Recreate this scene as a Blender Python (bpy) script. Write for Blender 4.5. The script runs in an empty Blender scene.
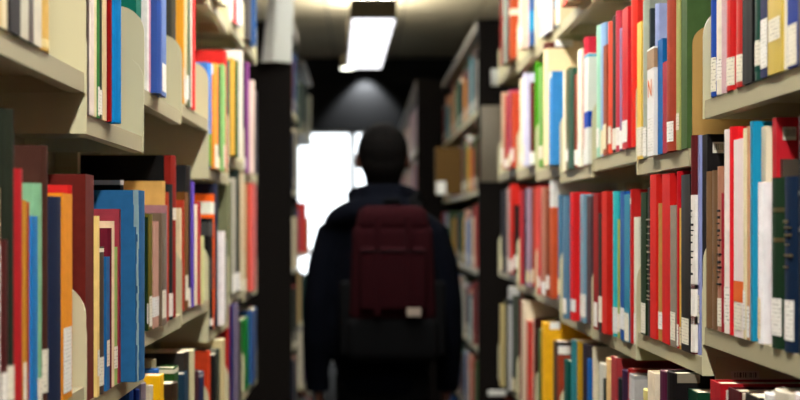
import bpy, bmesh, math, random, colorsys
from mathutils import Vector, Matrix

# ------------------------------------------------------------------ camera, light, exposure
scene = bpy.context.scene
COL = scene.collection
F, VX, VY, CAMZ = 1300.0, 365.0, 225.0, 1.37      # focal length in pixels, vanishing point, eye height
cam_d = bpy.data.cameras.new('camera'); cam = bpy.data.objects.new('camera', cam_d); COL.objects.link(cam)
cam_d.sensor_width = 36.0; cam_d.lens = F / 800 * 36.0
cam_d.shift_x = (400 - VX) / 800.0; cam_d.shift_y = (VY - 200) / 800.0
cam.location = (0, 0, CAMZ); cam.rotation_euler = (math.pi / 2, 0, 0)
cam_d.clip_start = 0.05; cam_d.clip_end = 200
cam_d.dof.use_dof = True; cam_d.dof.focus_distance = 1.94; cam_d.dof.aperture_fstop = 3.8
scene.camera = cam

world = bpy.data.worlds.new('overcast_sky'); scene.world = world; world.use_nodes = True
wb = world.node_tree.nodes['Background']
wb.inputs[0].default_value = (0.93, 0.96, 1.0, 1); wb.inputs[1].default_value = 3.6
NEAR_LAMP, FAR_LAMP = 185.0, 2.4                    # emission of the ceiling fluorescents
vs = scene.view_settings
vs.view_transform = 'Standard'; vs.look = 'None'; vs.exposure = 0.1; vs.gamma = 1.0
vs.use_curve_mapping = False

R = random.Random(7)

# ------------------------------------------------------------------ helpers
def lin(hexs):
    hexs = hexs.lstrip('#')
    out = []
    for i in (0, 2, 4):
        c = int(hexs[i:i + 2], 16) / 255
        c = c / 12.92 if c <= 0.04045 else ((c + 0.055) / 1.055) ** 2.4
        out.append(0.76 * c ** 1.18)
    return tuple(out) + (1.0,)

def material(name, col, rough=0.5, spec=0.4, noise=0.0, nscale=40, bump=0.0, bscale=200, metallic=0.0):
    m = bpy.data.materials.new(name); m.use_nodes = True
    nt = m.node_tree; p = nt.nodes['Principled BSDF']
    c = lin(col) if isinstance(col, str) else col
    p.inputs['Base Color'].default_value = c
    p.inputs['Roughness'].default_value = rough
    p.inputs['Specular IOR Level'].default_value = spec
    p.inputs['Metallic'].default_value = metallic
    tc = nt.nodes.new('ShaderNodeTexCoord')
    if noise > 0:
        n = nt.nodes.new('ShaderNodeTexNoise'); n.inputs['Scale'].default_value = nscale; n.inputs['Detail'].default_value = 4
        nt.links.new(tc.outputs['Object'], n.inputs['Vector'])
        mr = nt.nodes.new('ShaderNodeMapRange'); mr.inputs['To Min'].default_value = 1 - noise; mr.inputs['To Max'].default_value = 1 + noise
        nt.links.new(n.outputs['Fac'], mr.inputs['Value'])
        hs = nt.nodes.new('ShaderNodeHueSaturation'); hs.inputs['Color'].default_value = c
        nt.links.new(mr.outputs['Result'], hs.inputs['Value']); nt.links.new(hs.outputs['Color'], p.inputs['Base Color'])
    if bump > 0:
        n2 = nt.nodes.new('ShaderNodeTexNoise'); n2.inputs['Scale'].default_value = bscale
        nt.links.new(tc.outputs['Object'], n2.inputs['Vector'])
        b = nt.nodes.new('ShaderNodeBump'); b.inputs['Strength'].default_value = bump; b.inputs['Distance'].default_value = 0.002
        nt.links.new(n2.outputs['Fac'], b.inputs['Height']); nt.links.new(b.outputs['Normal'], p.inputs['Normal'])
    return m

def tinted(name, rough, spec, noise, nscale, attr=False, stripes=False):
    """material whose hue is the object's own colour (or a mesh colour attribute)"""
    m = material(name, (0.5, 0.5, 0.5, 1), rough, spec, noise, nscale)
    nt = m.node_tree
    hs = [n for n in nt.nodes if n.type == 'HUE_SAT'][0]
    if attr:
        s = nt.nodes.new('ShaderNodeVertexColor'); s.layer_name = 'Col'
    else:
        s = nt.nodes.new('ShaderNodeObjectInfo')
    nt.links.new(s.outputs['Color'], hs.inputs['Color'])
    return m

M = {}
M['cloth'] = tinted('book_cloth', 0.7, 0.12, 0.22, 60)
M['gloss'] = tinted('book_gloss', 0.4, 0.25, 0.08, 25)
M['many'] = tinted('distant_book_covers', 0.6, 0.3, 0.1, 40, attr=True)
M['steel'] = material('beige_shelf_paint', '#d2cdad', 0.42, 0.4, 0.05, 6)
M['steel_shelf'] = material('shaded_shelf_paint', '#b3ac90', 0.45, 0.3, 0.06, 6)  # beige paint greyed and darkened: shade on boards and lips put into colour
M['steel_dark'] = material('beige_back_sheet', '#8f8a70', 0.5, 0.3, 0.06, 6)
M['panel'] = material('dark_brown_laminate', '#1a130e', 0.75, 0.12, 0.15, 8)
M['trimgrey'] = material('taupe_trim', '#7d7666', 0.5, 0.3, 0.05, 8)
M['floor'] = material('dark_carpet', '#2b2825', 0.95, 0.1, 0.2, 150, 0.4, 300)
M['ceil'] = material('ceiling_tile_white', '#e8dfc4', 0.9, 0.1, 0.05, 30, 0.3, 220)
M['grid'] = material('ceiling_grid_metal', '#a39c88', 0.6, 0.3)
M['wall'] = material('charcoal_wall', '#35373a', 0.8, 0.2, 0.06, 5)
M['sidewall'] = material('dark_side_wall', '#3c3a36', 0.85, 0.2, 0.05, 5)
M['outside'] = material('pale_paving', '#c9c9c6', 0.9, 0.1, 0.1, 4)
M['frame'] = material('aluminium_door_frame', '#d8dce0', 0.4, 0.5, 0.0)
M['lampbody'] = material('lamp_housing_grey', '#8a8274', 0.6, 0.3)
M['sign'] = material('sign_grey', '#dde0d8', 0.5, 0.3, 0.03, 10)
M['signw'] = material('sign_white', '#fbfbf4', 0.5, 0.3)
M['taupe'] = material('sign_taupe', '#8c8474', 0.6, 0.3, 0.05, 20)
M['bookend'] = material('tan_bookend_metal', '#b89658', 0.45, 0.4, 0.05, 8)
M['tan'] = material('tan_cardboard', '#6e5426', 0.8, 0.2, 0.1, 30)
M['ink'] = material('printing_ink', '#17161a', 0.6, 0.2)
M['gold'] = material('gilt_lettering', '#5e5432', 0.4, 0.5)
M['orange'] = material('orange_print', '#e07818', 0.5, 0.3)

def page_material():
    m = material('paper_pages', '#e6dcc4', 0.85, 0.1, 0.05, 30)
    nt = m.node_tree; p = nt.nodes['Principled BSDF']
    tc = [n for n in nt.nodes if n.type == 'TEX_COORD'][0]
    w = nt.nodes.new('ShaderNodeTexWave'); w.bands_direction = 'Y'; w.inputs['Scale'].default_value = 260; w.inputs['Distortion'].default_value = 1.0
    nt.links.new(tc.outputs['Object'], w.inputs['Vector'])
    b = nt.nodes.new('ShaderNodeBump'); b.inputs['Strength'].default_value = 0.3; b.inputs['Distance'].default_value = 0.001
    nt.links.new(w.outputs['Fac'], b.inputs['Height']); nt.links.new(b.outputs['Normal'], p.inputs['Normal'])
    return m
M['pages'] = page_material()

def label_material():
    """white call-number sticker with short dark printed lines"""
    m = material('call_number_label', '#eeeae0', 0.6, 0.2)
    nt = m.node_tree; p = nt.nodes['Principled BSDF']
    tc = [n for n in nt.nodes if n.type == 'TEX_COORD'][0]
    sep = nt.nodes.new('ShaderNodeSeparateXYZ'); nt.links.new(tc.outputs['Object'], sep.inputs[0])
    mul = nt.nodes.new('ShaderNodeMath'); mul.operation = 'MULTIPLY'; mul.inputs[1].default_value = 210
    fr = nt.nodes.new('ShaderNodeMath'); fr.operation = 'FRACT'
    gt = nt.nodes.new('ShaderNodeMath'); gt.operation = 'GREATER_THAN'; gt.inputs[1].default_value = 0.68
    nt.links.new(sep.outputs['Z'], mul.inputs[0]); nt.links.new(mul.outputs[0], fr.inputs[0]); nt.links.new(fr.outputs[0], gt.inputs[0])
    n = nt.nodes.new('ShaderNodeTexNoise'); n.inputs['Scale'].default_value = 420
    nt.links.new(tc.outputs['Object'], n.inputs['Vector'])
    g2 = nt.nodes.new('ShaderNodeMath'); g2.operation = 'GREATER_THAN'; g2.inputs[1].default_value = 0.55
    nt.links.new(n.outputs['Fac'], g2.inputs[0])
    a = nt.nodes.new('ShaderNodeMath'); a.operation = 'MULTIPLY'
    nt.links.new(gt.outputs[0], a.inputs[0]); nt.links.new(g2.outputs[0], a.inputs[1])
    mix = nt.nodes.new('ShaderNodeMix'); mix.data_type = 'RGBA'
    oi = nt.nodes.new('ShaderNodeObjectInfo'); nt.links.new(oi.outputs['Color'], mix.inputs['A']); mix.inputs['B'].default_value = lin('#a09c94')
    nt.links.new(a.outputs[0], mix.inputs['Factor']); nt.links.new(mix.outputs['Result'], p.inputs['Base Color'])
    return m
M['label'] = label_material()

def barcode_material():
    m = material('barcode_sticker', '#d8d4c8', 0.6, 0.2)
    nt = m.node_tree; p = nt.nodes['Principled BSDF']
    tc = [n for n in nt.nodes if n.type == 'TEX_COORD'][0]
    sep = nt.nodes.new('ShaderNodeSeparateXYZ'); nt.links.new(tc.outputs['Generated'], sep.inputs[0])
    mp = nt.nodes.new('ShaderNodeCombineXYZ'); nt.links.new(sep.outputs['X'], mp.inputs['X'])
    n = nt.nodes.new('ShaderNodeTexNoise'); n.inputs['Scale'].default_value = 26; n.inputs['Detail'].default_value = 2
    nt.links.new(mp.outputs[0], n.inputs['Vector'])
    g = nt.nodes.new('ShaderNodeMath'); g.operation = 'GREATER_THAN'; g.inputs[1].default_value = 0.5; nt.links.new(n.outputs['Fac'], g.inputs[0])
    prev = g
    for out, lo, hi in (('Z', 0.28, 0.85), ('X', 0.08, 0.92)):
        for op, v in (('GREATER_THAN', lo), ('LESS_THAN', hi)):
            c = nt.nodes.new('ShaderNodeMath'); c.operation = op; c.inputs[1].default_value = v
            nt.links.new(sep.outputs[out], c.inputs[0])
            mm = nt.nodes.new('ShaderNodeMath'); mm.operation = 'MULTIPLY'
            nt.links.new(prev.outputs[0], mm.inputs[0]); nt.links.new(c.outputs[0], mm.inputs[1]); prev = mm
    mix = nt.nodes.new('ShaderNodeMix'); mix.data_type = 'RGBA'
    mix.inputs['A'].default_value = lin('#dcd8cc'); mix.inputs['B'].default_value = lin('#1c1c1c')
    nt.links.new(prev.outputs[0], mix.inputs['Factor']); nt.links.new(mix.outputs['Result'], p.inputs['Base Color'])
    return m
M['barcode'] = barcode_material()

def emitter(name, col, strength):
    m = bpy.data.materials.new(name); m.use_nodes = True
    nt = m.node_tree; nt.nodes.clear()
    e = nt.nodes.new('ShaderNodeEmission'); e.inputs[0].default_value = col; e.inputs[1].default_value = strength
    o = nt.nodes.new('ShaderNodeOutputMaterial'); nt.links.new(e.outputs[0], o.inputs[0])
    return m
M['tube_near'] = emitter('fluorescent_glow', (1.0, 0.96, 0.88, 1), NEAR_LAMP)
M['tube_far'] = emitter('fluorescent_glow_far', (0.97, 0.96, 1.0, 1), FAR_LAMP)
M['fill_mid'] = emitter('added_fill_glow', (1.0, 0.96, 0.9, 1), 85)  # glow of the added fill lamp over the cross aisle
M['fill_up'] = emitter('added_ceiling_glow', (1.0, 0.93, 0.8, 1), 32)  # added upward glow that lifts the far ceiling
M['spot_glow'] = emitter('spot_glow', (1.0, 1.0, 0.85, 1), 8)

def glass_material():
    m = bpy.data.materials.new('door_glass'); m.use_nodes = True
    nt = m.node_tree; nt.nodes.clear()
    t = nt.nodes.new('ShaderNodeBsdfTransparent'); t.inputs[0].default_value = (0.95, 0.97, 0.97, 1)
    g = nt.nodes.new('ShaderNodeBsdfGlossy'); g.inputs['Roughness'].default_value = 0.02
    fr = nt.nodes.new('ShaderNodeFresnel'); fr.inputs[0].default_value = 1.45
    mx = nt.nodes.new('ShaderNodeMixShader'); o = nt.nodes.new('ShaderNodeOutputMaterial')
    nt.links.new(fr.outputs[0], mx.inputs[0]); nt.links.new(t.outputs[0], mx.inputs[1]); nt.links.new(g.outputs[0], mx.inputs[2])
    nt.links.new(mx.outputs[0], o.inputs[0])
    return m
M['glass'] = glass_material()

def link(name, me, mat, parent=None):
    o = bpy.data.objects.new(name, me); COL.objects.link(o)
    if mat is not None: me.materials.append(mat)
    if parent is not None: o.parent = parent
    return o

def empty(name, loc, rz=0.0):
    o = bpy.data.objects.new(name, None); COL.objects.link(o)
    o.location = loc; o.rotation_euler = (0, 0, rz); o.empty_display_size = 0.05
    return o

def tag(o, label=None, cat=None, group=None, kind=None):
    if label: o['label'] = label
    if cat: o['category'] = cat
    if group: o['group'] = group
    if kind: o['kind'] = kind
    return o

class MB:
    def __init__(self): self.v = []; self.f = []
    def box(self, x0, x1, y0, y1, z0, z1):
        b = len(self.v)
        self.v += [(x0, y0, z0), (x1, y0, z0), (x1, y1, z0), (x0, y1, z0), (x0, y0, z1), (x1, y0, z1), (x1, y1, z1), (x0, y1, z1)]
        self.f += [tuple(b + i for i in q) for q in ((0, 3, 2, 1), (4, 5, 6, 7), (0, 1, 5, 4), (1, 2, 6, 5), (2, 3, 7, 6), (3, 0, 4, 7))]
        return self
    def prism(self, poly, axis, a0, a1):
        """extrude a 2-D polygon along axis ('x','y','z') from a0 to a1"""
        b = len(self.v); n = len(poly)
        for a in (a0, a1):
            for p, q in poly:
                self.v.append({'x': (a, p, q), 'y': (p, a, q), 'z': (p, q, a)}[axis])
        self.f.append(tuple(b + i for i in range(n))[::-1]); self.f.append(tuple(b + n + i for i in range(n)))
        for i in range(n):
            j = (i + 1) % n
            self.f.append((b + i, b + j, b + n + j, b + n + i))
        return self
    def mesh(self, name):
        me = bpy.data.meshes.new(name); me.from_pydata(self.v, [], self.f); me.update()
        bm = bmesh.new(); bm.from_mesh(me); bmesh.ops.recalc_face_normals(bm, faces=bm.faces); bm.to_mesh(me); bm.free()
        return me
    def build(self, name, mat, parent=None): return link(name, self.mesh(name), mat, parent)

def bevel(o, w, seg=2):
    bm = bmesh.new(); bm.from_mesh(o.data)
    bmesh.ops.bevel(bm, geom=list(bm.edges), offset=w, segments=seg, affect='EDGES', profile=0.6)
    bm.to_mesh(o.data); bm.free()
    for p in o.data.polygons: p.use_smooth = True
    return o

def px(x, y, Y):
    """the point at distance Y seen at pixel x, y"""
    return ((x - VX) * Y / F, Y, CAMZ + (VY - y) * Y / F)

# ------------------------------------------------------------------ the room
CEIL, WALLY = 3.05, 13.0
def struct(name, mb, mat):
    o = mb.build(name, mat); tag(o, kind='structure'); return o
struct('floor', MB().box(-4.5, 4.5, -4, WALLY + 0.12, -0.1, 0), M['floor'])
ceil = struct('ceiling', MB().box(-4.5, 4.5, -4, WALLY + 0.12, CEIL + 0.012, CEIL + 0.12), M['grid'])
tile_me = MB().box(-0.292, 0.292, -0.592, 0.592, -0.008, 0.012).mesh('ceiling_tile'); tile_me.materials.append(M['ceil'])
for i in range(-5, 6):
    for j in range(0, 11):
        t = bpy.data.objects.new('ceiling_tile', tile_me); COL.objects.link(t); t.parent = ceil
        t.location = (i * 0.6, 0.55 + j * 1.2, CEIL)
DX0, DX1, DZ = -0.70, 0.45, 2.315
wf = MB().box(-4.5, DX0, WALLY, WALLY + 0.12, 0, CEIL + 0.012).box(DX1, 4.5, WALLY, WALLY + 0.12, 0, CEIL + 0.012).box(DX0, DX1, WALLY, WALLY + 0.12, DZ, CEIL + 0.012)
struct('wall_far', wf, M['wall'])
struct('wall_near', MB().box(-4.5, 4.5, -4.12, -4, 0, CEIL + 0.12), M['sidewall'])
struct('wall_left', MB().box(-4.62, -4.5, -4, WALLY + 0.12, 0, CEIL + 0.12), M['sidewall'])
struct('wall_right', MB().box(4.5, 4.62, -4, WALLY + 0.12, 0, CEIL + 0.12), M['sidewall'])
door = tag(empty('door_1', ((DX0 + DX1) / 2, WALLY + 0.05, 0)), kind='structure')
hw = (DX1 - DX0) / 2
for a, b in ((-hw, -hw + 0.035), (-0.03, 0.03), (hw - 0.035, hw)):
    MB().box(a, b, -0.02, 0.02, 0, DZ).build('door_stile', M['frame'], door)
MB().box(-hw, hw, -0.02, 0.02, DZ - 0.03, DZ).build('door_head', M['frame'], door)
MB().box(-hw, hw, -0.02, 0.02, 0, 0.06).build('door_sill', M['frame'], door)
for s in (-1, 1):
    MB().box(*sorted((s * 0.03, s * (hw - 0.035))), -0.003, 0.003, 0.06, DZ - 0.03).build('pane', M['glass'], door)
tag(MB().box(-8, 8, WALLY + 0.12, 26, -0.12, -0.02).build('paving_outside', M['outside']), kind='structure')

# ------------------------------------------------------------------ ceiling lamps
def lamp(x, y0, y1, z, w, mat, label, rz=0.0, up=None):
    L = y1 - y0
    e = empty('ceiling_lamp', (x, (y0 + y1) / 2, z), rz)
    tag(e, label, 'lamp')
    h = L / 2
    b = MB().box(-w / 2 - 0.008, -w / 2, -h, h, 0, 0.11).box(w / 2, w / 2 + 0.008, -h, h, 0, 0.11)
    b.box(-w / 2, w / 2, -h, -h + 0.008, 0, 0.11).box(-w / 2, w / 2, h - 0.008, h, 0, 0.11).box(-w / 2 - 0.008, w / 2 + 0.008, -h, h, 0.11, 0.118)
    b.build('housing', M['lampbody'], e)
    MB().box(-w / 2, w / 2, -h + 0.008, h - 0.008, 0.004, 0.012).build('diffuser', mat, e)
    if up:
        MB().box(-w / 2 + 0.01, w / 2 - 0.01, -h + 0.02, h - 0.02, 0.118, 0.124).build('added_uplight', up, e)  # glowing strip added on top of the housing to brighten the ceiling
    n = 6
    for i in range(1, n):
        yy = -h + L * i / n
        MB().box(-w / 2, w / 2, yy - 0.004, yy + 0.004, 0.0, 0.004).build('louvre', M['lampbody'], e)
    for s in (-1, 1):
        MB().box(-0.006, 0.006, s * h * 0.7 - 0.006, s * h * 0.7 + 0.006, 0.118, CEIL - 0.008 - z).build('hanger', M['lampbody'], e)
    return e
lamp(0.04, -0.9, 1.3, 2.56, 0.07, M['tube_near'], 'long fluorescent ceiling lamp above the first bays of the aisle')
lamp(0.04, 2.1, 4.3, 2.56, 0.07, M['tube_near'], 'long fluorescent ceiling lamp above the aisle where the bays end')
lamp(0.05, 5.2, 6.6, 2.56, 0.07, M['fill_mid'], 'short added fill lamp above the cross aisle, brightening the stacks beyond')  # unseen lamp, added to light the shelves beyond the cross aisle
lamp(0.022, 7.5, 9.9, 2.56, 0.25, M['tube_far'], 'long glowing fluorescent ceiling lamp near the dark far wall', 0.024, M['fill_up'])
sp = empty('ceiling_spotlight', (-0.13, 10.02, 2.575)); tag(sp, 'small round ceiling spotlight beside the lamp near the dark wall', 'lamp')
def cyl(r0, r1, z0, z1, n=20):
    mb = MB(); v = []
    for r, z in ((r0, z0), (r1, z1)):
        for i in range(n):
            a = 2 * math.pi * i / n; mb.v.append((r * math.cos(a), r * math.sin(a), z))
    mb.f.append(tuple(range(n))[::-1]); mb.f.append(tuple(range(n, 2 * n)))
    for i in range(n): mb.f.append((i, (i + 1) % n, n + (i + 1) % n, n + i))
    return mb
cyl(0.06, 0.05, 0.004, 0.10).build('can', M['lampbody'], sp)
cyl(0.056, 0.056, 0.0, 0.004).build('lens', M['spot_glow'], sp)
cyl(0.008, 0.008, 0.10, CEIL - 0.008 - 2.575, 8).build('stem', M['lampbody'], sp)
sw = empty('wall_washer', (0.0, 12.86, 2.92)); tag(sw, 'small downlight close to the charcoal wall above the door', 'lamp')
cyl(0.03, 0.03, 0.012, CEIL - 0.008 - 2.92, 12).build('can', M['lampbody'], sw)
wl = bpy.data.lights.new('wall_washer_light', 'SPOT'); wl.energy = 55; wl.spot_size = math.radians(92); wl.spot_blend = 0.5
wl.shadow_soft_size = 0.02; wl.color = (1.0, 1.0, 0.98)
wlo = bpy.data.objects.new('wall_washer_light', wl); COL.objects.link(wlo); wlo.parent = sw; wlo.location = (0, 0, -0.005)
wlo.rotation_euler = (math.radians(10), 0, 0)

# ------------------------------------------------------------------ shelving
RX, LX = 0.485, 0.37                      # distance of the shelf fronts from the camera's axis
RB = [0.50, 0.953, 1.406, 1.86, 2.314, 2.768, 3.22, 3.676, 4.13, 4.705]      # bay boundaries (depth)
LB = [0.376, 0.823, 1.27, 1.717, 2.165, 2.612, 3.06, 3.507, 3.954, 4.42]
DEPTH, LIP, BRH = 0.25, 0.026, 0.137
# shelf heights above the eye for the bays (index 2 = first bay in view)
RSH = {'AA': [.53, .52, .52, .52, .50, .50, .50, .51, .53, .54],
       'A':  [.16, .17, .1775, .115, .140, .130, .150, .170, .184],
       'B':  [-.16, -.17, -.145, -.190, -.215, -.213, -.185, -.178, -.158],
       'C':  [-.50, -.52, -.50, -.53, -.53, -.53, -.53, -.53, -.535],
       'D':  [-.86] * 9, 'E': [-1.24] * 9}
LSH = {'AA': [.57, .57, .57, .56, .57, .56, .545, .565, .57],
       'A':  [.17, .18, .200, .147, .228, .247, .135, .190, .16],
       'B':  [-.19, -.2, -.213, -.236, -.179, -.175, -.25, -.19, -.207],
       'C':  [-.54, -.54, -.54, -.54, -.53, -.54, -.50, -.50, -.51],
       'D':  [-.88] * 9, 'E': [-1.24] * 9}

def bracket_mesh(thick):
    # profile in (depth, height): rounded upper front corner
    rad = 0.045; pts = [(0, -LIP), (DEPTH - 0.012, -LIP), (DEPTH - 0.012, BRH), (rad, BRH)]
    for i in range(1, 9):
        a = math.pi / 2 + (math.pi / 2) * i / 8
        pts.append((rad + rad * math.cos(a), BRH - rad + rad * math.sin(a)))
    return MB().prism(pts, 'y', 0, thick).mesh('end_bracket')
BR_ME = bracket_mesh(0.0028); BR_ME.materials.append(M['steel'])

SHELVES = {}; START = {(1, 'A', 3): 1.942}       # one shelf starts late: taller books rise beside it
def shelving(side, X, bounds, heights, label, ztop):
    e = empty('library_shelving', (side * X, bounds[0], 0), 0 if side > 0 else math.pi)
    tag(e, label, 'shelving', 'steel book stacks')
    # local frame: +x into the stack; along the aisle local y (mirrored for the left)
    y = (lambda Y: (Y - bounds[0]) * side)
    L = bounds[-1] - bounds[0]
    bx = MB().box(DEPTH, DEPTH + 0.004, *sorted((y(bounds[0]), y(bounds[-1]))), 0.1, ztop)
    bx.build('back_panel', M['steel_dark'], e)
    MB().box(0.01, DEPTH, *sorted((y(bounds[0]), y(bounds[-1]))), 0, 0.09).build('base', M['steel'], e)
    MB().box(-0.01, DEPTH + 0.01, *sorted((y(bounds[0]), y(bounds[-1]))), ztop, ztop + 0.02).build('canopy', M['steel'], e)
    for Y in bounds:
        a = y(Y)
        MB().box(DEPTH - 0.045, DEPTH, a - 0.012, a + 0.012, 0, ztop).build('upright', M['steel'], e)
    for row, hs in heights.items():
        for k in range(len(bounds) - 1):
            z = CAMZ + hs[k]; y0, y1 = sorted((y(START.get((side, row, k), bounds[k]) + 0.004), y(bounds[k + 1] - 0.004)))
            mb = MB().box(0.0, DEPTH - 0.05, y0, y1, -0.003, 0)
            mb.box(0.0, 0.004, y0, y1, -LIP, -0.003).box(0.004, 0.02, y0, y1, -LIP, -LIP + 0.003)
            mb.box(DEPTH - 0.054, DEPTH - 0.05, y0, y1, -LIP, -0.003)
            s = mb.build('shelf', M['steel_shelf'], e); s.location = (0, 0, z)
            SHELVES[(side, row, k)] = (s, y0, y1)
            for yy in (y0 - 0.0029, y1 + 0.0001)[1 if (side, row, k) in START else 0:]:
                b = bpy.data.objects.new('end_bracket', BR_ME); COL.objects.link(b); b.parent = s; b.location = (-0.002, yy, 0)
    return e
ZTOP = CAMZ + 0.90
shelving(1, RX, RB, RSH, "beige steel library shelving on the walker's right, packed with books", ZTOP)
shelving(-1, LX, LB, LSH, "beige steel library shelving on the walker's left, holding the worn blue volume", ZTOP)

s_, a_, b_ = SHELVES[(1, 'B', 3)]
MB().box(0.016, DEPTH - 0.02, a_ - 0.006, a_ - 0.003, -LIP - 0.016, 0.0).build('bracket_flange', M['steel'], s_)
xa, xb = [(q - VX) * 1.858 / F - RX for q in (731, 759)]
za, zb_ = [CAMZ + (VY - q) * 1.858 / F - (CAMZ + RSH['B'][3]) for q in (380, 371)]
MB().box(xa, xb, a_ - 0.0068, a_ - 0.006, za, zb_).build('barcode_sticker', M['barcode'], s_)

# ------------------------------------------------------------------ books
def colour_name(hx):
    r, g, b = [int(hx.lstrip('#')[i:i + 2], 16) / 255 for i in (0, 2, 4)]
    h, s, v = colorsys.rgb_to_hsv(r, g, b); h *= 360
    if v < 0.2: return 'black'
    if s < 0.13: return 'white' if v > 0.84 else ('light grey' if v > 0.62 else ('grey' if v > 0.35 else 'charcoal'))
    if s < 0.32 and v > 0.72 and 15 < h < 80: return 'cream'
    d = 'dark ' if v < 0.42 else ('' if v > 0.6 or s > 0.7 else 'dull ')
    p = 'pale ' if s < 0.4 and v > 0.65 else ''
    if h < 12 or h > 345:
        return 'maroon' if v < 0.5 else ('pink' if s < 0.6 and v > 0.6 else 'red')
    if h < 26: return 'dark brown' if v < 0.4 else ('rust brown' if v < 0.72 else 'orange')
    if h < 46: return 'dark brown' if v < 0.4 else ('brown' if v < 0.6 else ('tan' if s < 0.6 else 'ochre'))
    if h < 68: return 'olive' if v < 0.66 else 'yellow'
    if h < 165: return (d or p) + 'green'
    if h < 200: return (d or p) + 'teal'
    if h < 255: return 'navy' if v < 0.4 else (p + 'blue' if v > 0.6 else 'deep blue')
    if h < 300: return d + 'purple' if s > 0.25 else 'lilac'
    return 'plum' if v < 0.5 else 'mauve'

def book_cover_mesh(d, t, h, round_=True):
    b = min(0.0026, t * 0.2); bul = min(0.006, t * 0.22) if round_ else 0.0004
    n = 6 if round_ else 2
    outer = [(d, 0.0)]
    inner = [(d, b)]
    for i in range(n + 1):
        u = i / n; outer.append((bul * (1 - math.sin(math.pi * u)), t * u))
    outer.append((d, t))
    inn = [(d, t - b), (bul + b, t - b), (bul + b, b), (d, b)]
    poly = outer + inn
    mb = MB(); N = len(poly)
    for z in (0, h):
        for p, q in poly: mb.v.append((p, q, z))
    for i in range(N):
        j = (i + 1) % N; mb.f.append((i, j, N + j, N + i))
    # end caps: two boards and the spine strip, as quads
    m0 = len(outer)
    for base in (0, N):
        def q(*ix): mb.f.append(tuple(base + k for k in ix))
        q(0, 1, m0 + 2, m0 + 3)
        q(m0 - 2, m0 - 1, m0, m0 + 1)
        mb.f.append(tuple(base + k for k in list(range(1, m0 - 1)) + [m0 + 1, m0 + 2]))
    me = mb.mesh('cover')
    return me, bul

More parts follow.
